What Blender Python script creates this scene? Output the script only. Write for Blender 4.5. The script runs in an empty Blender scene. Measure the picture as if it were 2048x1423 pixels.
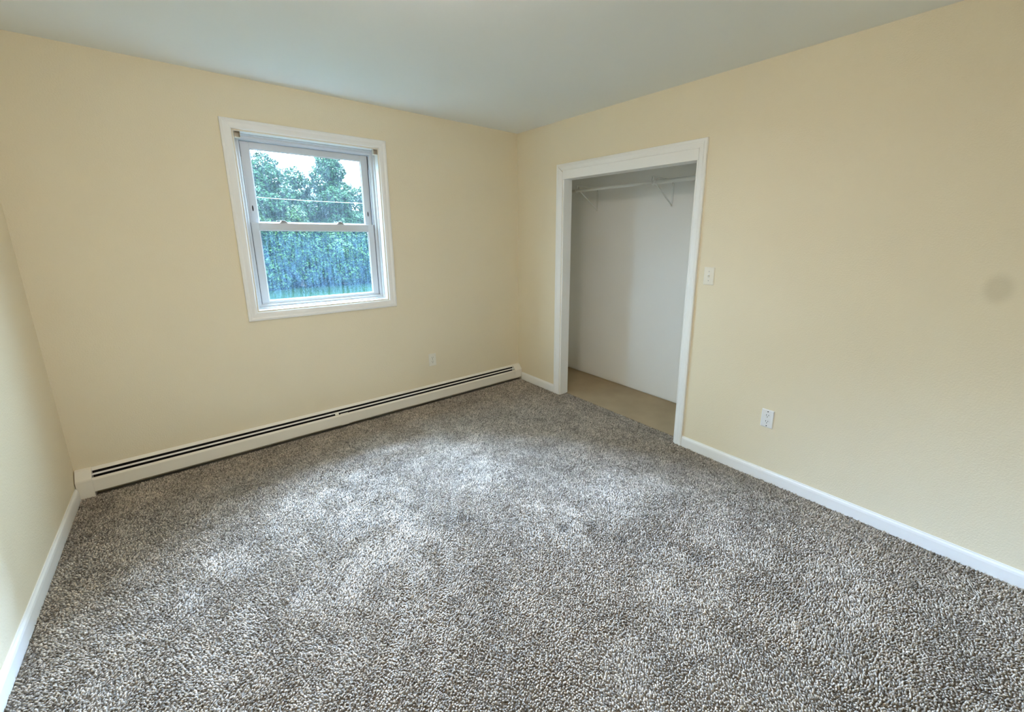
import bpy, bmesh, math, random
import numpy as np
from mathutils import Vector, Matrix

random.seed(7)
rng = np.random.default_rng(7)
scene = bpy.context.scene
COL = scene.collection
R = math.radians

# ------------------------------------------------------------------ camera
cam_data = bpy.data.cameras.new('camera')
cam = bpy.data.objects.new('camera', cam_data)
COL.objects.link(cam)
rx = Vector((0.7646539711900153, -0.6444325018010245, 0.0033249008724369968))
up = Vector((0.13911810547256556, 0.17010445687833695, 0.9755565726701092))
fw = Vector((0.6292459432313118, 0.7455006535024623, -0.21972328222464532))
m = Matrix((rx, up, -fw)).transposed().to_4x4()
m.translation = Vector((-2.6067, -3.3401, 1.48796))
cam.matrix_world = m
cam_data.sensor_fit = 'HORIZONTAL'
cam_data.sensor_width = 36.0
cam_data.lens = 821.244 / 2048 * 36.0
cam_data.shift_x = -43.305 / 2048
cam_data.shift_y = -54.674 / 2048
cam_data.clip_start = 0.02
cam_data.clip_end = 300
scene.camera = cam

# ------------------------------------------------------------------ sky, sun, added fill light, exposure
SKY = 17.0                       # overcast sky at the horizon; three times that overhead
SKY_COLOR = (0.50, 0.76, 1.0)
SUN_WATTS = 235.0                # sun behind thin cloud: a wide soft source beyond the trees
world = bpy.data.worlds.new('overcast_sky')
scene.world = world
world.use_nodes = True
wn = world.node_tree
bg = wn.nodes['Background']
w_tc = wn.nodes.new('ShaderNodeTexCoord')
w_sep = wn.nodes.new('ShaderNodeSeparateXYZ')
w_mr = wn.nodes.new('ShaderNodeMapRange')      # standard overcast sky: 1 + 2 sin(elevation)
w_mr.inputs['From Min'].default_value = 0.0
w_mr.inputs['From Max'].default_value = 1.0
w_mr.inputs['To Min'].default_value = SKY
w_mr.inputs['To Max'].default_value = SKY * 3
wn.links.new(w_tc.outputs['Generated'], w_sep.inputs['Vector'])
wn.links.new(w_sep.outputs['Z'], w_mr.inputs['Value'])
wn.links.new(w_mr.outputs['Result'], bg.inputs['Strength'])
bg.inputs['Color'].default_value = (*SKY_COLOR, 1)
sun_data = bpy.data.lights.new('hazy_sun', 'SUN')
sun_data.energy = SUN_WATTS
sun_data.angle = R(64)
sun_data.color = (0.46, 0.65, 1.0)
sun = bpy.data.objects.new('hazy_sun', sun_data)
COL.objects.link(sun)
sun.rotation_euler = Vector((-0.07, -0.74, -0.44)).to_track_quat('-Z', 'Y').to_euler()
FILL_WATTS = 75.0  # glow of the invented fill light on the ceiling
FILL_COLOR = (1.0, 0.88, 0.80)

vs = scene.view_settings
vs.view_transform = 'Standard'
vs.look = 'None'
vs.gamma = 1.0
vs.use_curve_mapping = False
vs.exposure = -0.06
scene.cycles.use_denoising = True
scene.cycles.max_bounces = 14
scene.cycles.diffuse_bounces = 8
scene.cycles.transparent_max_bounces = 12
scene.cycles.sample_clamp_indirect = 8.0

# room measures (metres); corner of window wall and closet wall is the origin, +z up
H = 2.44
W = 3.2612
YR = -4.30           # rear wall
XC = -1.808          # centre of the window


def portal(name, loc, rot, sx, sy):
    d = bpy.data.lights.new(name, 'AREA')
    d.shape = 'RECTANGLE'
    d.size, d.size_y = sx, sy
    d.cycles.is_portal = True
    o = bpy.data.objects.new(name, d)
    COL.objects.link(o)
    o.location = loc
    o.rotation_euler = rot


portal('sky_portal_front', (XC, 0.19, 1.555), (R(-90), 0, 0), 0.80, 1.12)


# ------------------------------------------------------------------ materials
def mat(name):
    mt = bpy.data.materials.new(name)
    mt.use_nodes = True
    nt = mt.node_tree
    return mt, nt, nt.nodes['Principled BSDF'], nt.nodes['Material Output']


def nd(nt, typ, **kw):
    n = nt.nodes.new(typ)
    for k, v in kw.items():
        if k in n.inputs:
            n.inputs[k].default_value = v
        else:
            setattr(n, k, v)
    return n


def coords(nt, scale=(1, 1, 1), kind='Object'):
    tc = nd(nt, 'ShaderNodeTexCoord')
    mp = nd(nt, 'ShaderNodeMapping')
    mp.inputs['Scale'].default_value = scale
    nt.links.new(tc.outputs[kind], mp.inputs['Vector'])
    return mp.outputs['Vector']


def bump(nt, b, height, strength, distance):
    bp = nd(nt, 'ShaderNodeBump', Strength=strength, Distance=distance)
    nt.links.new(height, bp.inputs['Height'])
    nt.links.new(bp.outputs['Normal'], b.inputs['Normal'])


def paint(name, color, rough=0.5, bump_scale=None, bump_strength=0.1, bump_dist=0.002, var=0.03, var_scale=1.5, spec=0.3):
    mt, nt, b, out = mat(name)
    v = coords(nt)
    n1 = nd(nt, 'ShaderNodeTexNoise', Scale=var_scale, Detail=3.0)
    nt.links.new(v, n1.inputs['Vector'])
    mx = nd(nt, 'ShaderNodeMix', data_type='RGBA')
    mx.inputs['A'].default_value = (*[c * (1 - var) for c in color], 1)
    mx.inputs['B'].default_value = (*[min(1, c * (1 + var)) for c in color], 1)
    nt.links.new(n1.outputs['Fac'], mx.inputs['Factor'])
    nt.links.new(mx.outputs['Result'], b.inputs['Base Color'])
    b.inputs['Roughness'].default_value = rough
    b.inputs['Specular IOR Level'].default_value = spec
    if bump_scale:
        n2 = nd(nt, 'ShaderNodeTexNoise', Scale=bump_scale, Detail=2.0)
        nt.links.new(v, n2.inputs['Vector'])
        bump(nt, b, n2.outputs['Fac'], bump_strength, bump_dist)
    return mt, nt, b, mx


WALL_COLOR = (0.80, 0.71, 0.53)
M = {}
M['wall'], _, _, _ = paint('cream_wall_paint', WALL_COLOR, 0.55, 140, 0.34, 0.004)
# closet wall: the same cream paint with one dull smudge at shoulder height
mt, nt, b, mx = paint('cream_wall_paint_smudged', WALL_COLOR, 0.55, 140, 0.34, 0.004)
tc = nd(nt, 'ShaderNodeTexCoord')
mp = nd(nt, 'ShaderNodeMapping')
mp.vector_type = 'TEXTURE'
mp.inputs['Location'].default_value = (0, -3.284, 1.277)
mp.inputs['Scale'].default_value = (1, 0.062, 0.085)
nt.links.new(tc.outputs['Object'], mp.inputs['Vector'])
ln = nd(nt, 'ShaderNodeVectorMath', operation='LENGTH')
nt.links.new(mp.outputs['Vector'], ln.inputs[0])
mr = nd(nt, 'ShaderNodeMapRange', interpolation_type='SMOOTHSTEP')
mr.inputs['From Min'].default_value = 0.35
mr.inputs['From Max'].default_value = 1.0
mr.inputs['To Min'].default_value = 0.22
mr.inputs['To Max'].default_value = 0.0
nt.links.new(ln.outputs['Value'], mr.inputs['Value'])
mx2 = nd(nt, 'ShaderNodeMix', data_type='RGBA')
mx2.inputs['B'].default_value = (0.30, 0.25, 0.15, 1)
nt.links.new(mr.outputs['Result'], mx2.inputs['Factor'])
nt.links.new(mx.outputs['Result'], mx2.inputs['A'])
nt.links.new(mx2.outputs['Result'], b.inputs['Base Color'])
M['wall_smudge'] = mt
M['closet_wall'], _, _, _ = paint('closet_white_paint', (0.90, 0.90, 0.88), 0.6, 120, 0.08, 0.002)
M['ceiling'], _, _, _ = paint('ceiling_flat_white', (0.84, 0.86, 0.83), 0.8, 90, 0.10, 0.003)
M['trim'], _, _, _ = paint('white_trim_paint', (0.89, 0.885, 0.86), 0.38, 60, 0.03, 0.001, var=0.015, var_scale=4, spec=0.45)
M['vinyl'], _, _, _ = paint('white_vinyl', (0.60, 0.61, 0.62), 0.35, var=0.02, var_scale=6, spec=0.45)
M['heater'], _, _, _ = paint('heater_enamel', (0.86, 0.82, 0.73), 0.35, var=0.02, var_scale=3, spec=0.5)
M['vane'], _, _, _ = paint('heater_vane_enamel', (0.80, 0.77, 0.74), 0.35, var=0.02, var_scale=3, spec=0.5)
M['dark'], _, _, _ = paint('heater_interior_shade', (0.012, 0.010, 0.010), 0.7, var=0.1, var_scale=20)  # near-black stands in for the shade inside the heater
M['copper'], _, _, bb = paint('dull_copper', (0.25, 0.10, 0.05), 0.4)
M['lock'], _, _, _ = paint('grey_lock_metal', (0.30, 0.29, 0.27), 0.4)
M['black'], _, _, _ = paint('black_plastic', (0.012, 0.012, 0.013), 0.4)
M['gasket'], _, _, _ = paint('grey_gasket', (0.10, 0.10, 0.11), 0.6)
M['plate_white'], _, _, _ = paint('white_plate_plastic', (0.86, 0.87, 0.88), 0.3, var=0.01, spec=0.5)
M['plate_cream'], _, _, _ = paint('cream_plate_plastic', (0.84, 0.80, 0.70), 0.3, var=0.01, spec=0.5)
M['bracket_tan'], _, _, _ = paint('tan_bracket_plastic', (0.60, 0.55, 0.46), 0.45, var=0.1, var_scale=40)
M['screw'], nt, b, _ = paint('steel_screw', (0.45, 0.44, 0.42), 0.3)
b.inputs['Metallic'].default_value = 0.8
M['rod'], _, _, _ = paint('closet_rod_enamel', (0.78, 0.78, 0.75), 0.3, var=0.02, var_scale=9, spec=0.5)
M['subfloor'], _, _, _ = paint('plywood_subfloor', (0.35, 0.26, 0.17), 0.8)
M['tan'], _, _, _ = paint('tan_closet_carpet', (0.40, 0.31, 0.20), 0.95, 260, 0.35, 0.003, var=0.16, var_scale=5, spec=0.05)
M['bark'], _, _, _ = paint('tree_bark', (0.10, 0.075, 0.05), 0.9, 30, 0.5, 0.02, var=0.2)
M['cable'], _, _, _ = paint('pale_cable_sheath', (0.20, 0.21, 0.21), 0.5)

# lawn
mt, nt, b, out = mat('lawn_grass')
v = coords(nt)
n1 = nd(nt, 'ShaderNodeTexNoise', Scale=0.9, Detail=8.0)
nt.links.new(v, n1.inputs['Vector'])
cr = nd(nt, 'ShaderNodeValToRGB')
cr.color_ramp.elements[0].position = 0.3
cr.color_ramp.elements[0].color = (0.0045, 0.0105, 0.0045, 1)
cr.color_ramp.elements[1].position = 0.72
cr.color_ramp.elements[1].color = (0.009, 0.019, 0.008, 1)
nt.links.new(n1.outputs['Fac'], cr.inputs['Fac'])
nt.links.new(cr.outputs['Color'], b.inputs['Base Color'])
b.inputs['Roughness'].default_value = 0.9
b.inputs['Specular IOR Level'].default_value = 0.0
n2 = nd(nt, 'ShaderNodeTexNoise', Scale=40.0, Detail=4.0)
nt.links.new(v, n2.inputs['Vector'])
bump(nt, b, n2.outputs['Fac'], 0.7, 0.05)
M['lawn'] = mt


def leaf_mat(name, dark, light):
    mt, nt, b, out = mat(name)
    at = nd(nt, 'ShaderNodeAttribute', attribute_name='tone')
    mx = nd(nt, 'ShaderNodeMix', data_type='RGBA')
    mx.inputs['A'].default_value = (*dark, 1)
    mx.inputs['B'].default_value = (*light, 1)
    nt.links.new(at.outputs['Fac'], mx.inputs['Factor'])
    nt.links.new(mx.outputs['Result'], b.inputs['Base Color'])
    b.inputs['Roughness'].default_value = 0.55
    b.inputs['Specular IOR Level'].default_value = 0.12
    tr = nd(nt, 'ShaderNodeBsdfTranslucent')
    nt.links.new(mx.outputs['Result'], tr.inputs['Color'])
    ms = nd(nt, 'ShaderNodeMixShader', Fac=0.12)
    nt.links.new(b.outputs['BSDF'], ms.inputs[1])
    nt.links.new(tr.outputs['BSDF'], ms.inputs[2])
    nt.links.new(ms.outputs['Shader'], out.inputs['Surface'])
    return mt


M['leaf_a'] = leaf_mat('deep_green_leaf', (0.0035, 0.0150, 0.0050), (0.0200, 0.0560, 0.0160))
M['leaf_b'] = leaf_mat('bright_green_leaf', (0.0030, 0.0130, 0.0032), (0.0300, 0.0640, 0.0110))


def glass_mat(name, dirt_lo, dirt_hi, dirt_color):
    """clear pane with a film of dirt: rain streaks and speckle that scatter daylight"""
    mt, nt, b, out = mat(name)
    nt.nodes.remove(b)
    v = coords(nt, (60, 60, 7))
    n1 = nd(nt, 'ShaderNodeTexNoise', Scale=1.0, Detail=4.0, Roughness=0.6)
    nt.links.new(v, n1.inputs['Vector'])
    v2 = coords(nt, (1, 1, 1))
    n2 = nd(nt, 'ShaderNodeTexNoise', Scale=130.0, Detail=3.0)
    nt.links.new(v2, n2.inputs['Vector'])
    ml = nd(nt, 'ShaderNodeMath', operation='MULTIPLY')
    nt.links.new(n1.outputs['Fac'], ml.inputs[0])
    nt.links.new(n2.outputs['Fac'], ml.inputs[1])
    mr = nd(nt, 'ShaderNodeMapRange')
    mr.inputs['From Min'].default_value = 0.14
    mr.inputs['From Max'].default_value = 0.42
    mr.inputs['To Min'].default_value = dirt_lo
    mr.inputs['To Max'].default_value = dirt_hi
    nt.links.new(ml.outputs['Value'], mr.inputs['Value'])
    tp = nd(nt, 'ShaderNodeBsdfTransparent')
    tp.inputs['Color'].default_value = (0.97, 0.99, 0.985, 1)
    gl = nd(nt, 'ShaderNodeBsdfGlossy', Roughness=0.02)
    gl.inputs['Color'].default_value = (1, 1, 1, 1)
    # Schlick reflectance from the facing angle (a plain Fresnel node would reflect totally on the way out)
    lw = nd(nt, 'ShaderNodeLayerWeight', Blend=0.5)
    pw = nd(nt, 'ShaderNodeMath', operation='POWER')
    pw.inputs[1].default_value = 5.0
    nt.links.new(lw.outputs['Facing'], pw.inputs[0])
    ma = nd(nt, 'ShaderNodeMath', operation='MULTIPLY_ADD')
    ma.inputs[1].default_value = 0.9
    ma.inputs[2].default_value = 0.02
    nt.links.new(pw.outputs['Value'], ma.inputs[0])
    m1 = nd(nt, 'ShaderNodeMixShader')
    nt.links.new(ma.outputs['Value'], m1.inputs['Fac'])
    nt.links.new(tp.outputs['BSDF'], m1.inputs[1])
    nt.links.new(gl.outputs['BSDF'], m1.inputs[2])
    tl = nd(nt, 'ShaderNodeBsdfTranslucent')
    tl.inputs['Color'].default_value = (*dirt_color, 1)
    m2 = nd(nt, 'ShaderNodeMixShader')
    nt.links.new(mr.outputs['Result'], m2.inputs['Fac'])
    nt.links.new(m1.outputs['Shader'], m2.inputs[1])
    nt.links.new(tl.outputs['BSDF'], m2.inputs[2])
    nt.links.new(m2.outputs['Shader'], out.inputs['Surface'])
    return mt


M['glass_clear'] = glass_mat('lightly_soiled_glass', 0.001, 0.005, (0.70, 0.90, 0.95))
M['glass_dirty'] = glass_mat('rain_streaked_glass', 0.0006, 0.0085, (0.45, 0.78, 1.0))

# carpet: heathered twist pile with soil and stains
mt, nt, b, out = mat('grey_twist_pile')
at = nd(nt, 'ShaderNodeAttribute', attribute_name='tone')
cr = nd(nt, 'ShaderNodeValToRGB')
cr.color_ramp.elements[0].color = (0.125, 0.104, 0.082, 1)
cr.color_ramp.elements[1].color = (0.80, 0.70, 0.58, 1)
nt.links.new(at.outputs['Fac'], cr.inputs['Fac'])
v = coords(nt)
ns = nd(nt, 'ShaderNodeTexNoise', Scale=4.2, Detail=6.0, Roughness=0.6)
v_soil = nd(nt, 'ShaderNodeVectorMath', operation='ADD')
v_soil.inputs[1].default_value = (3.17, 1.73, 0.4)
nt.links.new(v, v_soil.inputs[0])
nt.links.new(v_soil.outputs['Vector'], ns.inputs['Vector'])
mr = nd(nt, 'ShaderNodeMapRange')
mr.inputs['From Min'].default_value = 0.32
mr.inputs['From Max'].default_value = 0.60
mr.inputs['To Min'].default_value = 0.78
mr.inputs['To Max'].default_value = 1.0
nt.links.new(ns.outputs['Fac'], mr.inputs['Value'])
acc = mr.outputs['Result']
for (sx, sy, rad, amt) in ((-1.2755, -2.015, 0.045, 0.5), (-1.149, -2.10, 0.04, 0.42), (-1.11, -2.25, 0.055, 0.42),
                           (-0.406, -1.248, 0.05, 0.35), (-1.666, -1.618, 0.13, 0.25), (-0.911, -2.572, 0.08, 0.32),
                           (-0.52, -0.95, 0.07, 0.25), (-2.13, -2.53, 0.16, 0.22), (-1.03, -0.62, 0.06, 0.22)):
    mp = nd(nt, 'ShaderNodeMapping')
    mp.vector_type = 'TEXTURE'
    mp.inputs['Location'].default_value = (sx, sy, 0)
    mp.inputs['Scale'].default_value = (rad, rad * 0.8, 1)
    nt.links.new(v, mp.inputs['Vector'])
    nz = nd(nt, 'ShaderNodeTexNoise', Scale=2.2, Detail=2.0)
    nt.links.new(mp.outputs['Vector'], nz.inputs['Vector'])
    ln = nd(nt, 'ShaderNodeVectorMath', operation='LENGTH')
    nt.links.new(mp.outputs['Vector'], ln.inputs[0])
    ad = nd(nt, 'ShaderNodeMath', operation='ADD')
    nt.links.new(ln.outputs['Value'], ad.inputs[0])
    nt.links.new(nz.outputs['Fac'], ad.inputs[1])
    sm = nd(nt, 'ShaderNodeMapRange', interpolation_type='SMOOTHSTEP')
    sm.inputs['From Min'].default_value = 0.7
    sm.inputs['From Max'].default_value = 1.6
    sm.inputs['To Min'].default_value = 1 - amt
    sm.inputs['To Max'].default_value = 1.0
    nt.links.new(ad.outputs['Value'], sm.inputs['Value'])
    mm = nd(nt, 'ShaderNodeMath', operation='MULTIPLY')
    nt.links.new(acc, mm.inputs[0])
    nt.links.new(sm.outputs['Result'], mm.inputs[1])
    acc = mm.outputs['Value']
vm = nd(nt, 'ShaderNodeVectorMath', operation='SCALE')
nt.links.new(cr.outputs['Color'], vm.inputs[0])
nt.links.new(acc, vm.inputs['Scale'])
nt.links.new(vm.outputs['Vector'], b.inputs['Base Color'])
b.inputs['Roughness'].default_value = 0.85
b.inputs['Specular IOR Level'].default_value = 0.15
b.inputs['Sheen Weight'].default_value = 0.25
b.inputs['Sheen Roughness'].default_value = 0.5
M['carpet'] = mt


# ------------------------------------------------------------------ mesh helpers
def finish(name, bm, material, parent=None, smooth=False, bevel=0.0, seg=2):
    me = bpy.data.meshes.new(name)
    bmesh.ops.recalc_face_normals(bm, faces=bm.faces)
    if smooth:
        for f in bm.faces:
            f.smooth = True
    bm.to_mesh(me)
    bm.free()
    o = bpy.data.objects.new(name, me)
    COL.objects.link(o)
    if isinstance(material, (list, tuple)):
        for q in material:
            me.materials.append(q)
    else:
        me.materials.append(material)
    if parent:
        o.parent = parent
    if bevel:
        md = o.modifiers.new('bevel', 'BEVEL')
        md.width = bevel
        md.segments = seg
        md.limit_method = 'ANGLE'
    return o


def tag(o, label=None, cat=None, group=None, kind=None):
    if label:
        o['label'] = label
    if cat:
        o['category'] = cat
    if group:
        o['group'] = group
    if kind:
        o['kind'] = kind
    return o


def empty(name, loc=(0, 0, 0), rotz=0.0):
    o = bpy.data.objects.new(name, None)
    o.empty_display_size = 0.1
    COL.objects.link(o)
    o.location = loc
    o.rotation_euler = (0, 0, rotz)
    return o


def box_bm(bm, x0, x1, y0, y1, z0, z1):
    vv = [bm.verts.new(p) for p in ((x0, y0, z0), (x1, y0, z0), (x1, y1, z0), (x0, y1, z0),
                                    (x0, y0, z1), (x1, y0, z1), (x1, y1, z1), (x0, y1, z1))]
    for f in ((0, 3, 2, 1), (4, 5, 6, 7), (0, 1, 5, 4), (1, 2, 6, 5), (2, 3, 7, 6), (3, 0, 4, 7)):
        bm.faces.new([vv[i] for i in f])
    return vv


def box(name, x0, x1, y0, y1, z0, z1, material, parent=None, bevel=0.0):
    bm = bmesh.new()
    box_bm(bm, x0, x1, y0, y1, z0, z1)
    return finish(name, bm, material, parent, bevel=bevel)


def prism_bm(bm, pts, ext):
    """closed polygon of 3-D points pushed along the vector ext"""
    a = [bm.verts.new(p) for p in pts]
    e = Vector(ext)
    b2 = [bm.verts.new(Vector(p) + e) for p in pts]
    n = len(pts)
    bm.faces.new(a)
    bm.faces.new(b2[::-1])
    for i in range(n):
        bm.faces.new([a[i], b2[i], b2[(i + 1) % n], a[(i + 1) % n]])


def prism(name, pts, ext, material, parent=None, bevel=0.0):
    bm = bmesh.new()
    prism_bm(bm, pts, ext)
    return finish(name, bm, material, parent, bevel=bevel)


def tube_bm(bm, path, rad, n=12, caps=True):
    rings = []
    path = [Vector(p) for p in path]
    rads = rad if isinstance(rad, (list, tuple)) else [rad] * len(path)
    for i, p in enumerate(path):
        t = (path[min(i + 1, len(path) - 1)] - path[max(i - 1, 0)]).normalized()
        a = Vector((0, 0, 1)) if abs(t.z) < 0.9 else Vector((1, 0, 0))
        u = t.cross(a).normalized()
        w = t.cross(u).normalized()
        rings.append([bm.verts.new(p + (u * math.cos(k * 2 * math.pi / n) + w * math.sin(k * 2 * math.pi / n)) * rads[i]) for k in range(n)])
    for a, b2 in zip(rings, rings[1:]):
        for k in range(n):
            bm.faces.new([a[k], a[(k + 1) % n], b2[(k + 1) % n], b2[k]])
    if caps:
        bm.faces.new(rings[0][::-1])
        bm.faces.new(rings[-1])


def tube(name, path, rad, material, parent=None, n=12, smooth=True):
    bm = bmesh.new()
    tube_bm(bm, path, rad, n)
    o = finish(name, bm, material, parent, smooth=False)
    if smooth:
        for p in o.data.polygons:
            p.use_smooth = len(p.vertices) == 4
    return o


def ring_bm(bm, profile, place, half_w, half_h):
    """a mitred rectangular moulding. profile: (inset from the outer edge, height) pairs; place(a, b, h) -> 3-D"""
    rings = []
    for ins, h in profile:
        a, c = half_w - ins, half_h - ins
        rings.append([bm.verts.new(place(x, z, h)) for x, z in ((-a, -c), (a, -c), (a, c), (-a, c))])
    n = len(rings)
    for i in range(n):
        p, q = rings[i], rings[(i + 1) % n]
        for k in range(4):
            bm.faces.new([p[k], p[(k + 1) % 4], q[(k + 1) % 4], q[k]])


def ring(name, profile, place, half_w, half_h, material, parent=None):
    bm = bmesh.new()
    ring_bm(bm, profile, place, half_w, half_h)
    return finish(name, bm, material, parent)


# ------------------------------------------------------------------ room shell
def holed_wall(name, x0, x1, z0, z1, hole, y0, y1, material):
    hx0, hx1, hz0, hz1 = hole
    bm = bmesh.new()
    R4 = []
    for y in (y0, y1):
        o = [bm.verts.new(p) for p in ((x0, y, z0), (x1, y, z0), (x1, y, z1), (x0, y, z1))]
        i = [bm.verts.new(p) for p in ((hx0, y, hz0), (hx1, y, hz0), (hx1, y, hz1), (hx0, y, hz1))]
        R4.append((o, i))
    for o, i in R4:
        for k in range(4):
            bm.faces.new([o[k], o[(k + 1) % 4], i[(k + 1) % 4], i[k]])
    for s in (0, 1):
        p, q = R4[0][s], R4[1][s]
        for k in range(4):
            bm.faces.new([p[k], p[(k + 1) % 4], q[(k + 1) % 4], q[k]])
    return tag(finish(name, bm, material), kind='structure')


WHW, WHH, WZ = 0.453, 0.578, 1.5545      # window rough opening half width, half height, centre height
holed_wall('wall_back', -W - 0.12, 0.78, -0.12, H + 0.1, (XC - WHW, XC + WHW, WZ - WHH, WZ + WHH), 0.0, 0.17, M['wall'])
tag(box('wall_rear', -W - 0.12, 0.12, YR - 0.14, YR, -0.12, H + 0.1, M['wall']), kind='structure')
tag(box('wall_left', -W - 0.12, -W, YR, 0.0, -0.12, H + 0.1, M['wall']), kind='structure')

# closet wall with its opening (floor-high)
CY1, CY2, CZ = -0.640, -1.884, 1.968
bm = bmesh.new()
prism_bm(bm, [(0, 0, -0.12), (0, CY1, -0.12), (0, CY1, CZ + 0.012), (0, CY2, CZ + 0.012), (0, CY2, -0.12), (0, YR, -0.12), (0, YR, H + 0.1), (0, 0, H + 0.1)], (0.095, 0, 0))
tag(finish('wall_right', bm, M['wall_smudge']), kind='structure')
tag(box('ceiling', -W - 0.12, 0.78, YR - 0.14, 0.17, H, H + 0.1, M['ceiling']), kind='structure')
tag(box('floor', -W - 0.12, 0.095, YR - 0.14, 0.0, -0.12, -0.012, M['subfloor']), kind='structure')

# closet interior
CB = 0.657
# the wall board stops just short of the floor: a thin dark gap runs along its foot
o = prism('wall_closet_back', [(CB, -2.45, 0.010), (CB + 0.014, -2.45, 0.010), (CB + 0.014, -2.45, -0.02), (CB + 0.08, -2.45, -0.02), (CB + 0.08, -2.45, H), (CB, -2.45, H)], (0, 2.45, 0), M['closet_wall'])
tag(o, kind='structure')
tag(box('wall_closet_near', 0.095, CB, -2.45, -2.38, -0.01, H, M['closet_wall']), kind='structure')
tag(box('wall_closet_far', 0.0955, CB, -0.013, -0.0005, -0.01, H, M['closet_wall']), kind='structure')
tag(box('wall_closet_front', 0.0955, 0.104, -2.38, CY2 - 0.012, -0.01, H, M['closet_wall']), kind='structure')
tag(box('floor_closet', 0.082, CB + 0.08, -2.45, 0.0, -0.12, -0.004, M['tan']), kind='structure')

# closet trim: jambs, head, casing, fascia board
tr1 = tag(empty('trim_1', (0, (CY1 + CY2) / 2, 0)), kind='structure')


def local(o, parent):
    """keep world geometry when the parent sits away from the origin"""
    o.parent = parent
    o.matrix_parent_inverse = Matrix.Translation(-parent.location)
    return o


local(box('jamb', -0.002, 0.097, CY1 - 0.001, CY1 - 0.014, -0.008, CZ + 0.01, M['trim'], bevel=0.0015), tr1)
local(box('jamb', -0.002, 0.097, CY2 + 0.001, CY2 + 0.014, -0.008, CZ + 0.01, M['trim'], bevel=0.0015), tr1)
local(box('head_jamb', -0.002, 0.097, CY2 + 0.014, CY1 - 0.014, CZ - 0.002, CZ + 0.011, M['trim'], bevel=0.0015), tr1)

CAS = [(0.0, 0.0), (0.0, 0.012), (0.003, 0.0155), (0.016, 0.0165), (0.026, 0.0125), (0.040, 0.0115), (0.052, 0.009), (0.056, 0.006), (0.057, 0.0)]


def casing_leg(name, y_out, sgn, z0, z1, width, mitre):
    """vertical casing on the x=0 wall; y_out = outer edge, sgn = direction to the inner edge"""
    bm = bmesh.new()
    k = width / 0.057
    a = []
    for z in (z0, z1):
        a.append([bm.verts.new((-h, y_out + sgn * i * k, z - (i * k if (mitre and z == z1) else 0))) for i, h in CAS])
    n = len(CAS)
    for i in range(n):
        bm.faces.new([a[0][i], a[1][i], a[1][(i + 1) % n], a[0][(i + 1) % n]])
    bm.faces.new(a[0])
    bm.faces.new(a[1][::-1])
    return finish(name, bm, M['trim'])


CTOP = 2.091
local(casing_leg('casing', -0.5688, -1, -0.008, CTOP, 0.068, True), tr1)
local(casing_leg('casing', -1.939, 1, -0.008, CTOP, 0.057, True), tr1)
bm = bmesh.new()
a = []
for y, s in ((-0.5688, -1), (-1.939, 1)):
    k = (0.068 if s < 0 else 0.057) / 0.057
    a.append([bm.verts.new((-h, y + s * i * k, CTOP - i)) for i, h in CAS])
n = len(CAS)
for i in range(n):
    bm.faces.new([a[0][i], a[1][i], a[1][(i + 1) % n], a[0][(i + 1) % n]])
bm.faces.new(a[0])
bm.faces.new(a[1][::-1])
local(finish('head_casing', bm, M['trim']), tr1)
local(box('fascia_board', -0.0085, -0.0005, CY2 + 0.002, CY1 - 0.0, CZ - 0.003, CTOP - 0.056, M['trim'], bevel=0.002), tr1)

# baseboards
BB = [(0.0, -0.008), (0.012, -0.008), (0.012, 0.050), (0.010, 0.060), (0.005, 0.067), (0.004, 0.0725), (0.0, 0.0725)]


def baseboard(name, wall_x, sgn, ya, yb):
    prism(name, [(wall_x + sgn * d, ya, z) for d, z in BB], (0, yb - ya, 0), M['trim'])['kind'] = 'structure'


baseboard('baseboard_left', -W, 1, -0.066, YR)
baseboard('baseboard_right_corner', 0.0, -1, -0.066, -0.5688)
baseboard('baseboard_right', 0.0, -1, -1.939, YR)

# ------------------------------------------------------------------ window
win = tag(empty('window_1', (XC, 0, WZ)), kind='structure')
wp = lambda off: (lambda a, c, h: (XC + a, off - h, WZ + c))
WC = [(0.0, 0.0), (0.0, 0.012), (0.003, 0.016), (0.014, 0.0175), (0.024, 0.013), (0.040, 0.012), (0.052, 0.0095), (0.057, 0.006), (0.059, 0.0)]
local(ring('window_casing', WC, wp(0), 0.5155, 0.641, M['trim']), win)
local(ring('window_jamb', [(0, 0), (0, 0.062), (0.0045, 0.062), (0.0045, 0)], wp(0.062), 0.4525, 0.5775, M['trim']), win)
# vinyl frame: two inward steps
FR = [(0.0, 0.0), (0.0, 0.105), (0.012, 0.105), (0.014, 0.102), (0.014, 0.083), (0.028, 0.083), (0.030, 0.080), (0.030, 0.074), (0.036, 0.072), (0.036, 0.0)]
local(ring('window_frame', FR, wp(0.165), 0.4525, 0.5775, M['vinyl']), win)


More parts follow.
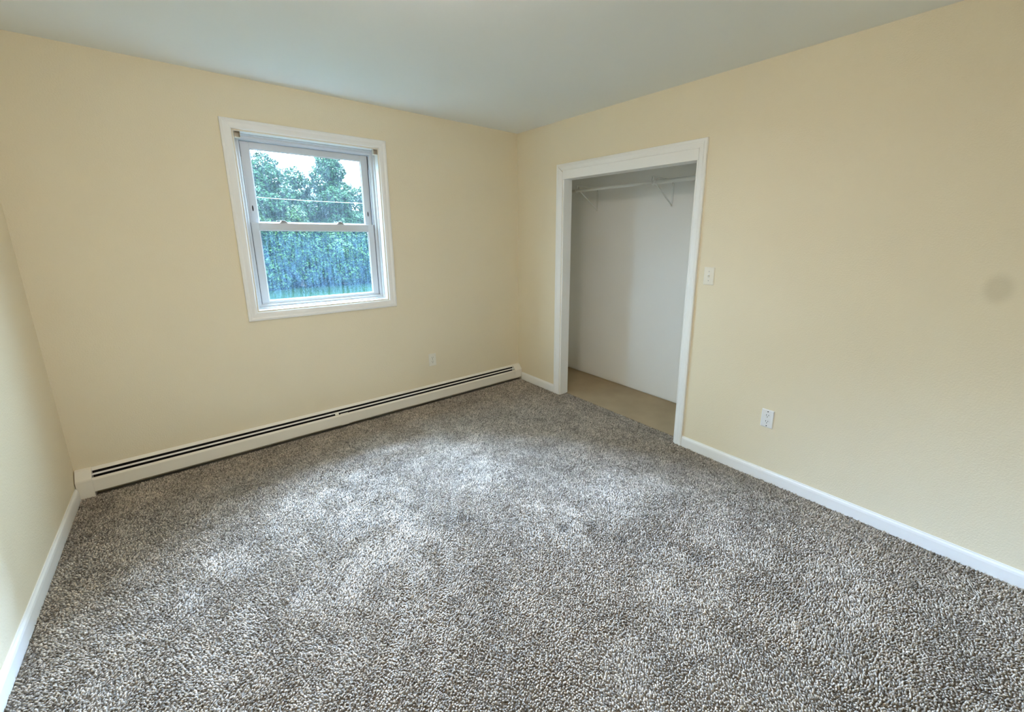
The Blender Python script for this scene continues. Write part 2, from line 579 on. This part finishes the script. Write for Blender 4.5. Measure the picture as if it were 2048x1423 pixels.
def sash(name, y_in, thick, x0, x1, z0, z1, left, right, bot, top, glass):
    """a rectangular sash with its own rails and stiles; y_in is the room-side face"""
    s = local(empty(name, (XC, y_in, (z0 + z1) / 2)), win)
    t = 0.004

    def piece(nm, a0, a1, c0, c1, splay):
        bm = bmesh.new()
        box_bm(bm, a0, a1, y_in, y_in + thick, c0, c1)
        p = finish(nm, bm, M['vinyl'], bevel=0.002)
        p.parent = s
        p.matrix_parent_inverse = Matrix.Translation(-Vector((XC, y_in, (z0 + z1) / 2)))
        return p
    piece('stile', x0, x0 + left, z0, z1, 1)
    piece('stile', x1 - right, x1, z0, z1, 1)
    piece('rail', x0 + left, x1 - right, z0, z0 + bot, 1)
    piece('rail', x0 + left, x1 - right, z1 - top, z1, 1)
    # glazing bead set back in the frame
    bm = bmesh.new()
    hw, hh = (x1 - right - x0 - left) / 2, (z1 - top - z0 - bot) / 2
    cx, cz = (x1 - right + x0 + left) / 2, (z1 - top + z0 + bot) / 2
    ring_bm(bm, [(-0.001, 0.0), (-0.001, 0.006), (0.006, 0.001), (0.006, 0.0)], lambda a, c, h: (cx + a, y_in + 0.013 - h, cz + c), hw, hh)
    gb = finish('glazing_bead', bm, M['vinyl'])
    gb.parent = s
    gb.matrix_parent_inverse = Matrix.Translation(-Vector((XC, y_in, (z0 + z1) / 2)))
    bm = bmesh.new()
    box_bm(bm, cx - hw + 0.001, cx + hw - 0.001, y_in + 0.014, y_in + 0.018, cz - hh + 0.001, cz + hh - 0.001)
    g = finish('pane', bm, glass)
    g.parent = s
    g.matrix_parent_inverse = Matrix.Translation(-Vector((XC, y_in, (z0 + z1) / 2)))
    return s


us = sash('upper_sash', 0.129, 0.028, XC - 0.411, XC + 0.411, 1.535, 2.094, 0.051, 0.051, 0.040, 0.042, M['glass_clear'])
ls = sash('lower_sash', 0.097, 0.028, XC - 0.413, XC + 0.413, 0.985, 1.571, 0.045, 0.045, 0.046, 0.049, M['glass_dirty'])


def child_local(o, parent, origin):
    o.parent = parent
    o.matrix_parent_inverse = Matrix.Translation(-Vector(origin))
    return o


# gaskets along the sash stiles and dark latch slots in the upper sash
for s in (-1, 1):
    xg = XC + s * 0.4155
    local(box('gasket', xg - 0.0015, xg + 0.0015, 0.094, 0.122, 0.985, 1.571, M['gasket']), win)
    xg = XC + s * 0.4138
    local(box('gasket', xg - 0.0026, xg + 0.0026, 0.126, 0.150, 1.571, 2.092, M['gasket']), win)
    local(box('balance_cover', XC + s * 0.4125 - 0.0025, XC + s * 0.4125 + 0.0025, 0.101, 0.112, 1.572, 1.99, M['vinyl'], bevel=0.001), win)
    bm = bmesh.new()
    cx = XC + s * 0.386
    cz = 1.667 if s < 0 else 1.655
    fr = [bm.verts.new((cx + 0.0045 * math.cos(t), 0.1285, cz + 0.020 * math.sin(t))) for t in np.linspace(0, 2 * math.pi, 14, endpoint=False)]
    bk = [bm.verts.new((v.co.x, 0.1310, v.co.z)) for v in fr]
    bm.faces.new(fr)
    bm.faces.new(bk[::-1])
    for k in range(14):
        bm.faces.new([fr[k], bk[k], bk[(k + 1) % 14], fr[(k + 1) % 14]])
    local(finish('latch_slot', bm, M['black']), win)

# two cam locks on the meeting rail
for lx in (-2.0245, -1.6455):
    lk = local(empty('sash_lock', (lx, 0.111, 1.571)), win)
    og = (lx, 0.111, 1.571)
    child_local(prism('lock_body', [(lx - 0.030, 0.100, 1.5705), (lx + 0.030, 0.100, 1.5705), (lx + 0.018, 0.100, 1.580), (lx + 0.010, 0.100, 1.588), (lx - 0.012, 0.100, 1.588), (lx - 0.018, 0.100, 1.579)], (0, 0.020, 0), M['lock'], bevel=0.001), lk, og)
    child_local(prism('lock_lever', [(lx - 0.042, 0.098, 1.5855), (lx + 0.008, 0.098, 1.5865), (lx + 0.008, 0.098, 1.591), (lx - 0.042, 0.098, 1.589)], (0, 0.014, 0), M['black'], bevel=0.001), lk, og)


# two blind brackets in the upper corners of the window reveal
def blind_bracket(x, z, sgn, label):
    root = tag(empty('blind_bracket', (x, 0, z)), label, 'bracket')
    og = (x, 0, z)
    w, d, h = 0.030, 0.036, 0.036
    bm = bmesh.new()
    box_bm(bm, x - w / 2, x + w / 2, d - 0.014, d - 0.012, z - h / 2, z + h / 2)
    child_local(finish('back_plate', bm, M['bracket_tan'], bevel=0.0005), root, og)
    child_local(box('top_plate', x - w / 2, x + w / 2, -0.012, d - 0.014, z + h / 2 - 0.002, z + h / 2, M['bracket_tan'], bevel=0.0005), root, og)
    for s in (-1, 1):
        child_local(box('side_plate', x + s * w / 2 - 0.001, x + s * w / 2 + 0.001, -0.012, d - 0.014, z - h / 2, z + h / 2 - 0.002, M['bracket_tan'], bevel=0.0005), root, og)
    child_local(box('bottom_lip', x - w / 2, x + w / 2, -0.012, d - 0.014, z - h / 2 - 0.003, z - h / 2, M['plate_cream'], bevel=0.0008), root, og)
    child_local(tube('screw', [(x - 0.006, d - 0.0145, z - 0.008), (x - 0.006, d - 0.017, z - 0.008)], 0.003, M['screw'], n=10), root, og)
    return root


blind_bracket(XC - 0.4475 + 0.0165, 2.1085, -1, 'tan blind bracket in the upper left corner of the window')
blind_bracket(XC + 0.4475 - 0.0165, 2.1085, 1, 'tan blind bracket in the upper right corner of the window')

# ------------------------------------------------------------------ baseboard heater
ht = tag(empty('baseboard_heater', (-W / 2, 0, 0)), 'long white hot-water baseboard heater running along the wall under the window', 'heater')
XL, XR = -W + 0.004, -0.003
x0, x1 = -3.190, -0.088           # between the end caps
hc = lambda o: local(o, ht)
hc(prism('back_panel', [(x0, -0.0005, -0.004), (x0, -0.003, -0.004), (x0, -0.003, 0.149), (x0, -0.0155, 0.1365), (x0, -0.0170, 0.1385), (x0, -0.004, 0.1530), (x0, -0.0005, 0.1545)], (x1 - x0, 0, 0), M['heater']))
hc(box('shade_sheet', x0, x1, -0.0045, -0.0032, -0.004, 0.140, M['dark']))  # added sheet, coloured as the shade behind the slots
hc(box('heating_fins', x0 + 0.02, x1 - 0.02, -0.046, -0.008, 0.030, 0.082, M['dark']))
hc(tube('heating_pipe', [(x0, -0.027, 0.056), (x1, -0.027, 0.056)], 0.009, M['copper']))
hc(prism('damper_vane', [(x0, -0.0290, 0.1265), (x0, -0.0372, 0.1187), (x0, -0.0366, 0.1178), (x0, -0.0284, 0.1256)], (x1 - x0, 0, 0), M['vane']))
hc(prism('front_cover', [(x0, -0.0484, 0.1040), (x0, -0.0490, 0.1075), (x0, -0.0506, 0.1085), (x0, -0.0535, 0.1015), (x0, -0.0575, 0.0985), (x0, -0.0590, 0.0950),
                         (x0, -0.0605, 0.0235), (x0, -0.0580, 0.0215), (x0, -0.0520, 0.0220), (x0, -0.0520, 0.0230), (x0, -0.0572, 0.0230), (x0, -0.0580, 0.0245), (x0, -0.0565, 0.0945), (x0, -0.0520, 0.0990)], (x1 - x0, 0, 0), M['heater']))
CAP = [(-0.0005, 0.158), (-0.010, 0.1565), (-0.020, 0.151), (-0.040, 0.130), (-0.054, 0.115), (-0.060, 0.108), (-0.0625, 0.100)]


def end_cap(xa, xb, zb):
    pts = [(xa, y, z) for y, z in CAP] + [(xa, -0.0635, zb), (xa, -0.0005, zb)]
    hc(prism('end_cap', pts, (xb - xa, 0, 0), M['heater'], bevel=0.0015))


end_cap(XL, x0 + 0.001, -0.010)
end_cap(x1 - 0.001, XR, 0.0215)
# splice plate over the joint between two cover lengths, plus its little damper clip
hc(prism('splice_plate', [(-1.826, -0.0475, 0.1105), (-1.826, -0.0505, 0.1110), (-1.826, -0.0545, 0.1020), (-1.826, -0.0603, 0.0960), (-1.826, -0.0625, 0.0200), (-1.826, -0.0530, 0.0200), (-1.826, -0.0530, 0.0210), (-1.826, -0.0598, 0.0210), (-1.826, -0.0580, 0.0950)], (0.056, 0, 0), M['heater']))
hc(prism('damper_clip', [(-1.862, -0.0300, 0.1262), (-1.862, -0.0480, 0.1092), (-1.862, -0.0472, 0.1080), (-1.862, -0.0292, 0.1250)], (0.026, 0, 0), M['heater']))


# ------------------------------------------------------------------ outlets and switch
def wall_plate(name, loc, rotz, label, cat, body, kind, receptacle):
    """built facing -y in its own frame, then turned"""
    root = tag(empty(name, loc, rotz), label, cat)
    w, h, t = 0.035, 0.0575, 0.0055
    bm = bmesh.new()
    pts = [(-w, -0.0, -h), (w, -0.0, -h), (w, 0.0, h), (-w, 0.0, h)]
    i = 0.005
    a = [bm.verts.new(p) for p in pts]
    mid = [bm.verts.new((x, -t * 0.5, z)) for x, _, z in pts]
    f = [bm.verts.new((math.copysign(w - i, x), -t, math.copysign(h - i, z))) for x, _, z in pts]
    for p, q in ((a, mid), (mid, f)):
        for k in range(4):
            bm.faces.new([p[k], p[(k + 1) % 4], q[(k + 1) % 4], q[k]])
    bm.faces.new(f)
    bm.faces.new(a[::-1])
    finish('cover_plate', bm, body, root, bevel=0.0008)
    if kind == 'outlet':
        for s in (-1, 1):
            zc = s * 0.0195
            bm = bmesh.new()
            pts = []
            for k in range(20):
                t2 = 2 * math.pi * k / 20
                pts.append((0.0168 * math.cos(t2), -t + 0.0005, zc + max(-0.0135, min(0.0135, 0.0175 * math.sin(t2)))))
            prism_bm(bm, pts, (0, -0.002, 0))
            rc = finish('receptacle', bm, receptacle, root)
            for sx, hh in ((-0.0063, 0.0045), (0.0063, 0.0036)):
                box('slot', sx - 0.0012, sx + 0.0012, -t - 0.0018, -t - 0.0012, zc + 0.004 - hh, zc + 0.004 + hh, M['black'], rc)
            bm = bmesh.new()
            prism_bm(bm, [(0.0024 * math.cos(q), -t - 0.0012, zc - 0.0075 + 0.0028 * math.sin(q)) for q in np.linspace(0, 2 * math.pi, 10, endpoint=False)], (0, -0.0006, 0))
            finish('ground_hole', bm, M['black'], rc)
        zs = (0.0,) if kind == 'outlet' and receptacle is M['plate_cream'] else (-0.046, 0.046)
        for z in zs:
            tube('screw', [(0, -t, z), (0, -t - 0.0012, z)], 0.0032, M['black'] if len(zs) > 1 else M['screw'], root, n=10)
    else:
        box('toggle_collar', -0.0055, 0.0055, -t - 0.001, -t + 0.0005, -0.0125, 0.0125, M['plate_white'], root, bevel=0.0004)
        prism('toggle', [(-0.004, -t, -0.009), (-0.004, -t - 0.002, -0.010), (-0.004, -t - 0.013, 0.005), (-0.004, -t - 0.012, 0.0095), (-0.004, -t, 0.004)], (0.008, 0, 0), M['plate_cream'], root, bevel=0.0006)
        for z in (-0.030, 0.030):
            tube('screw', [(0, -t + 0.0002, z), (0, -t - 0.001, z)], 0.003, M['screw'], root, n=10)
    return root


wall_plate('power_outlet', (-0.995, -0.0, 0.3865), 0, 'cream duplex outlet low on the window wall above the heater', 'outlet', M['plate_cream'], 'outlet', M['plate_cream'])
wall_plate('power_outlet', (0.0, -2.480, 0.4015), R(-90), 'bright white duplex outlet low on the right wall above the baseboard', 'outlet', M['plate_white'], 'outlet', M['plate_white'])
wall_plate('light_switch', (0.0, -2.024, 1.238), R(-90), 'cream toggle light switch beside the closet opening', 'switch', M['plate_cream'], 'switch', None)

# ------------------------------------------------------------------ closet rod and brackets
RX, RZ = 0.357, 1.910
rod = tag(empty('closet_rod', (RX, -1.2, RZ)), 'white telescoping metal rod hung across the closet', 'rod')
og = (RX, -1.2, RZ)
child_local(tube('thin_tube', [(RX, -0.013, RZ), (RX, -1.345, RZ)], 0.0135, M['rod'], n=16), rod, og)
child_local(tube('thick_tube', [(RX, -1.335, RZ), (RX, -2.379, RZ)], 0.0168, M['rod'], n=16), rod, og)
child_local(tube('collar', [(RX, -1.322, RZ), (RX, -1.325, RZ), (RX, -1.338, RZ), (RX, -1.341, RZ)], [0.0160, 0.0190, 0.0190, 0.0165], M['rod'], n=16), rod, og)


def rod_bracket(y, label):
    root = tag(empty('rod_bracket', (CB, y, 1.83)), label, 'bracket', 'rod brackets in the closet')
    og = (CB, y, 1.83)
    k = lambda o: child_local(o, root, og)
    k(box('wall_leg', CB - 0.006, CB - 0.0002, y - 0.009, y + 0.009, 1.735, 1.955, M['rod'], bevel=0.0012))
    k(box('shelf_arm', RX - 0.010, CB - 0.0002, y - 0.008, y + 0.008, 1.951, 1.957, M['rod'], bevel=0.0012))
    bm = bmesh.new()
    tube_bm(bm, [(CB - 0.004, y, 1.745), (CB - 0.03, y, 1.765), (RX + 0.06, y, 1.895), (RX + 0.03, y, 1.915), (RX + 0.022, y, 1.9505)], [0.005] * 5, 8)
    k(finish('brace', bm, M['rod'], smooth=True))
    pts = [(RX - 0.008, y, 1.952)] + [(RX + 0.0205 * math.cos(t), y, RZ - 0.0005 + 0.0205 * math.sin(t)) for t in np.linspace(math.radians(140), math.radians(380), 14)] + [(RX + 0.022, y, 1.9505)]
    bm = bmesh.new()
    tube_bm(bm, pts, [0.0036] * len(pts), 8)
    k(finish('rod_hook', bm, M['rod'], smooth=True))
    for z in (1.75, 1.93):
        k(tube('screw', [(CB - 0.006, y, z), (CB - 0.0085, y, z)], 0.004, M['screw'], n=10))
    return root


rod_bracket(-0.462, 'white rod bracket on the closet back wall nearest the window wall')
rod_bracket(-1.302, 'white rod bracket on the closet back wall beside the collar of the rod')

# ------------------------------------------------------------------ carpet
def noise2(x, y, scale, seed):
    """smooth value noise"""
    r = np.random.default_rng(seed)
    g = r.random((128, 128))
    xs, ys = (x / scale) % 126, (y / scale) % 126
    i, j = np.floor(xs).astype(int), np.floor(ys).astype(int)
    fx, fy = xs - i, ys - j
    fx, fy = fx * fx * (3 - 2 * fx), fy * fy * (3 - 2 * fy)
    return (g[i, j] * (1 - fx) * (1 - fy) + g[i + 1, j] * fx * (1 - fy) + g[i, j + 1] * (1 - fx) * fy + g[i + 1, j + 1] * fx * fy)


S = 0.0074
gx, gy = np.meshgrid(np.arange(-W + 0.016, 0.080, S), np.arange(-4.0, -0.008, S), indexing='ij')
px, py = gx.ravel(), gy.ravel()
px = px + rng.uniform(-0.45, 0.45, px.size) * S
py = py + rng.uniform(-0.45, 0.45, py.size) * S
# nothing of the pile behind the camera is in view
keep = (py > -1.47 - 0.30 - (px + 3.255) * 0.838) & (px > -W + 0.014) & (py < -0.052) & ((px < -0.0135) | ((px < 0.078) & (py < CY1 - 0.020) & (py > CY2 + 0.020)))
px, py = px[keep], py[keep]
n = px.size
print('tufts', n, 'triangles', n * 12)
big = noise2(px + 9, py + 9, 0.35, 1)
med = noise2(px + 9, py + 9, 0.09, 2)
fine = noise2(px + 9, py + 9, 0.022, 3)
# a walked-on track from the closet towards the camera, brushed the other way
d0, d1 = np.array((-1.54, -1.15)), np.array((-2.25, -2.25))
dv = (d1 - d0) / np.linalg.norm(d1 - d0)
off = (px - d0[0]) * dv[1] - (py - d0[1]) * dv[0]
along = (px - d0[0]) * dv[0] + (py - d0[1]) * dv[1]
track = (np.exp(-((off - 0.06) / 0.018) ** 2) + np.exp(-((off + 0.10) / 0.022) ** 2)) * (along > -0.2) * (along < 1.5)
ang = 2 * math.pi * (0.9 * big + 0.5 * med) + rng.normal(0, 0.9, n)
lean = 0.0035 + 0.0025 * rng.random(n) + 0.003 * np.abs(med - 0.5)
lx, ly = np.cos(ang) * lean, np.sin(ang) * lean
lx += dv[0] * 0.007 * track
ly += dv[1] * 0.007 * track
h = (0.0105 + 0.0035 * (fine - 0.5) + 0.002 * (big - 0.5) + rng.normal(0, 0.0012, n)) * (1 - 0.5 * track)
h = np.clip(h, 0.005, 0.015)
rot = rng.uniform(0, math.pi / 2, n)
V = np.empty((n, 9, 3))
for k in range(4):
    t = rot + k * math.pi / 2
    V[:, k, 0], V[:, k, 1], V[:, k, 2] = px + 0.0024 * np.cos(t), py + 0.0024 * np.sin(t), -0.011
    t2 = t + 0.7
    r2 = 0.0036
    V[:, 4 + k, 0] = px + lx * 0.55 + r2 * np.cos(t2)
    V[:, 4 + k, 1] = py + ly * 0.55 + r2 * np.sin(t2)
    V[:, 4 + k, 2] = -0.011 + h * 0.62 + rng.normal(0, 0.0006, n)
V[:, 8, 0], V[:, 8, 1], V[:, 8, 2] = px + lx, py + ly, -0.011 + h
V[:, :, 0] = np.clip(V[:, :, 0], -W + 0.0125, np.where(px < 0, -0.0125, 0.081)[:, None])
V[:, :, 1] = np.minimum(V[:, :, 1], -0.003)
tri = []
for k in range(4):
    j = (k + 1) % 4
    tri += [(k, j, 4 + j), (k, 4 + j, 4 + k), (4 + k, 4 + j, 8)]
tri = np.array(tri)
F = (np.arange(n)[:, None, None] * 9 + tri[None]).reshape(-1, 3)
tone = np.clip(0.48 + 0.16 * track + 0.26 * (fine - 0.5) + 0.22 * rng.standard_normal(n), 0, 1)  # track also lightened: the sheen of brushed pile put into colour
nv = n * 9
# backing sheet under the pile
back = np.array([(-W + 0.0005, YR + 0.001, -0.0112), (0.094, YR + 0.001, -0.0112), (0.094, -0.0005, -0.0112), (-W + 0.0005, -0.0005, -0.0112)])
# the backing reaches the closet edge only inside the opening
back = np.array([(-W + 0.0005, YR + 0.001), (-0.0005, YR + 0.001), (-0.0005, CY2 + 0.016), (0.082, CY2 + 0.016), (0.082, CY1 - 0.016), (-0.0005, CY1 - 0.016), (-0.0005, -0.0005), (-W + 0.0005, -0.0005)])
me = bpy.data.meshes.new('carpet')
nb = len(back)
me.vertices.add(nv + nb)
co = np.concatenate([V.reshape(-1, 3), np.column_stack([back, np.full(nb, -0.0112)])])
me.vertices.foreach_set('co', co.astype(np.float32).ravel())
nf = len(F)
me.loops.add(nf * 3 + nb)
me.loops.foreach_set('vertex_index', np.concatenate([F.ravel(), nv + np.arange(nb)]).astype(np.int32))
me.polygons.add(nf + 1)
me.polygons.foreach_set('loop_start', np.concatenate([np.arange(nf) * 3, [nf * 3]]).astype(np.int32))
me.polygons.foreach_set('loop_total', np.concatenate([np.full(nf, 3), [nb]]).astype(np.int32))
me.polygons.foreach_set('use_smooth', np.concatenate([np.ones(nf, bool), [False]]))
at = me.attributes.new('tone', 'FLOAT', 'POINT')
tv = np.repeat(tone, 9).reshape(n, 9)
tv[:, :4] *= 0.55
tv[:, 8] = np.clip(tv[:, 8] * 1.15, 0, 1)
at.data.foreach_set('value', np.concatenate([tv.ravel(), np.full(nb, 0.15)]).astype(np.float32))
me.update()
me.validate()
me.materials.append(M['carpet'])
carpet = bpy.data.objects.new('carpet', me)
COL.objects.link(carpet)
tag(carpet, 'worn grey-brown twist-pile carpet with a few dark stains covering the bedroom floor', 'carpet', kind='stuff')

# ------------------------------------------------------------------ outside
GZ = -0.60
bm = bmesh.new()
vv = [bm.verts.new(p) for p in ((-60, -60, GZ), (60, -60, GZ), (60, 90, GZ), (-60, 90, GZ))]
bm.faces.new(vv)
tag(finish('ground_lawn', bm, M['lawn']), kind='structure')


def make_foliage(name, blobs, count, size, material, parent, seed):
    """leaf sprays on the skins of several overlapping blobs: one mesh of folded leaves"""
    r = np.random.default_rng(seed)
    w = np.array([b2[3] * b2[4] for b2 in blobs])
    pick = r.choice(len(blobs), count, p=w / w.sum())
    B = np.array(blobs)[pick]
    d = r.normal(size=(count, 3))
    d /= np.linalg.norm(d, axis=1)[:, None]
    # clumpy skin
    rad = 0.72 + 0.30 * r.random(count) ** 0.6
    rad *= 1 + 0.20 * np.sin(d[:, 0] * 7 + B[:, 0] * 5) * np.sin(d[:, 2] * 8 + B[:, 2] * 3)
    c = B[:, :3] + d * rad[:, None] * np.column_stack([B[:, 3], B[:, 3], B[:, 4]])
    c[:, 2] = np.maximum(c[:, 2], 0.10)
    nrm = d * 0.6 + r.normal(size=(count, 3)) * 0.55 + np.array((0, 0, 0.45))
    nrm /= np.linalg.norm(nrm, axis=1)[:, None]
    t = np.cross(nrm, r.normal(size=(count, 3)))
    t /= np.linalg.norm(t, axis=1)[:, None]
    s = np.cross(nrm, t)
    L = size * (0.6 + 0.8 * r.random(count))[:, None]
    P = np.stack([c - t * L, c + s * L * 0.42 - nrm * L * 0.15, c + t * L, c - s * L * 0.42 - nrm * L * 0.15], 1)
    idx = np.arange(count)[:, None] * 4
    F = np.concatenate([idx + np.array([[0, 1, 2]]), idx + np.array([[0, 2, 3]])])
    me = bpy.data.meshes.new(name)
    me.vertices.add(count * 4)
    me.vertices.foreach_set('co', P.astype(np.float32).ravel())
    me.loops.add(F.size)
    me.loops.foreach_set('vertex_index', F.astype(np.int32).ravel())
    me.polygons.add(len(F))
    me.polygons.foreach_set('loop_start', (np.arange(len(F)) * 3).astype(np.int32))
    me.polygons.foreach_set('loop_total', np.full(len(F), 3, np.int32))
    at = me.attributes.new('tone', 'FLOAT', 'POINT')
    at.data.foreach_set('value', np.repeat(np.clip(r.random(count) * 0.8 + 0.15 * d[:, 2], 0, 1), 4).astype(np.float32))
    me.update()
    me.materials.append(material)
    o = bpy.data.objects.new(name, me)
    COL.objects.link(o)
    o.parent = parent
    o['kind'] = 'stuff'
    return o


def tree(name, x, y, top, spread, count, size, material, label, seed, cat='tree', low=0.5):
    r = random.Random(seed)
    root = tag(empty(name, (x, y, GZ)), label, cat)
    hh = top - GZ
    bm = bmesh.new()
    tube_bm(bm, [(0, 0, -0.1), (0.03, 0.02, hh * 0.25), (-0.03, 0.05, hh * 0.5), (0.02, 0.0, hh * 0.8)], [0.13, 0.10, 0.08, 0.03], 8)
    finish('trunk', bm, M['bark'], root, smooth=True)
    blobs = []
    nb = 12
    for k in range(nb):
        f = k / (nb - 1)
        z = low + (hh - low - 0.50) * f
        sp = spread * (0.78 + 0.42 * math.sin(math.pi * f)) * (1.0 - 0.28 * f)
        a = k * 2.4 + r.uniform(-0.5, 0.5)
        q = sp * r.uniform(0.35, 0.70) * (1 - 0.75 * f ** 3)
        blobs.append((math.cos(a) * q, math.sin(a) * q, z, sp * r.uniform(0.55, 0.72), r.uniform(0.48, 0.66)))
    f = make_foliage('foliage', blobs, count, size, material, root, seed)
    return root



TREES = [
    ('leafy_tree', 0.45, 17.6, 4.75, 1.45, 38000, 'leaf_a', 'rounded leafy tree outside whose top shows in the upper left of the upper pane', 11),
    ('leafy_tree', 3.05, 18.0, 5.35, 1.35, 38000, 'leaf_a', 'tallest leafy tree outside, its crown reaching the top edge of the upper pane', 12),
    ('leafy_tree', 4.75, 18.4, 3.85, 1.30, 28000, 'leaf_a', 'lower leafy tree outside with open sky above it at the right of the upper pane', 13),
    ('leafy_tree', 1.70, 18.9, 4.55, 1.50, 34000, 'leaf_a', 'leafy tree outside filling the dip between the two taller crowns', 14),
    ('leafy_tree', 3.10, 21.0, 3.90, 1.90, 26000, 'leaf_a', 'broad low tree outside farthest back, filling the gaps beneath the tallest crown', 17),
    ('leafy_tree', -1.60, 18.2, 4.50, 1.40, 18000, 'leaf_a', 'leafy tree outside hidden behind the left side of the window frame', 18),
    ('leafy_tree', -2.60, 15.6, 4.60, 1.45, 9000, 'leaf_a', 'leafy tree outside carrying the far left end of the pale cable', 15),
    ('leafy_tree', 7.40, 15.6, 4.40, 1.45, 9000, 'leaf_a', 'leafy tree outside carrying the far right end of the pale cable', 16),
]
for nm, x, y, top, sp, cnt, mk, lab, sd in TREES:
    tree(nm, x, y, top, sp, cnt, 0.062, M[mk], lab, sd)
SHRUBS = [
    (-0.35, 15.9, 2.3, 1.10, 'bright green shrub outside low at the left edge of the panes', 21),
    (1.15, 16.2, 2.6, 1.10, 'bright green shrub outside under the left end of the meeting rail', 22),
    (2.75, 16.0, 2.0, 1.10, 'bright green shrub outside in the middle right of the lower pane', 23),
    (4.30, 16.3, 2.2, 1.10, 'bright green shrub outside low at the right edge of the panes', 24),
]
for x, y, top, sp, lab, sd in SHRUBS:
    tree('leafy_shrub', x, y, top, sp, 18000, 0.056, M['leaf_b'], lab, sd, 'shrub', 0.30)

pts = [(-2.60 + 10.0 * k / 24, 15.55, 2.93 - 0.10 * math.sin(math.pi * k / 24)) for k in range(25)]
tag(tube('hanging_cable', pts, 0.010, M['cable'], n=8), 'thin pale cable strung level in front of the trees outside', 'cable')

# ------------------------------------------------------------------ unseen fill light, added to brighten the walls and closet
cl = tag(empty('added_fill_light', (-2.05, -2.10, H)), 'unseen added fill light shaped as a round flush ceiling dome', 'fill light')
bm = bmesh.new()
tube_bm(bm, [(0, 0, -0.0005), (0, 0, -0.025), (0, 0, -0.032)], [0.165, 0.165, 0.155], 32)
finish('base', bm, M['trim'], cl)
bm = bmesh.new()
prof = [(0.150, -0.033), (0.150, -0.050), (0.140, -0.075), (0.115, -0.098), (0.075, -0.113), (0.03, -0.119)]
tube_bm(bm, [(0, 0, z) for r_, z in prof], [r_ for r_, z in prof], 32)
mt, nt, b, out = mat('fill_light_glow')  # glowing skin of the added fill light
b.inputs['Base Color'].default_value = (0.8, 0.78, 0.72, 1)
b.inputs['Emission Color'].default_value = (*FILL_COLOR, 1)
b.inputs['Emission Strength'].default_value = FILL_WATTS
finish('fill_dome', bm, mt, cl, smooth=True)
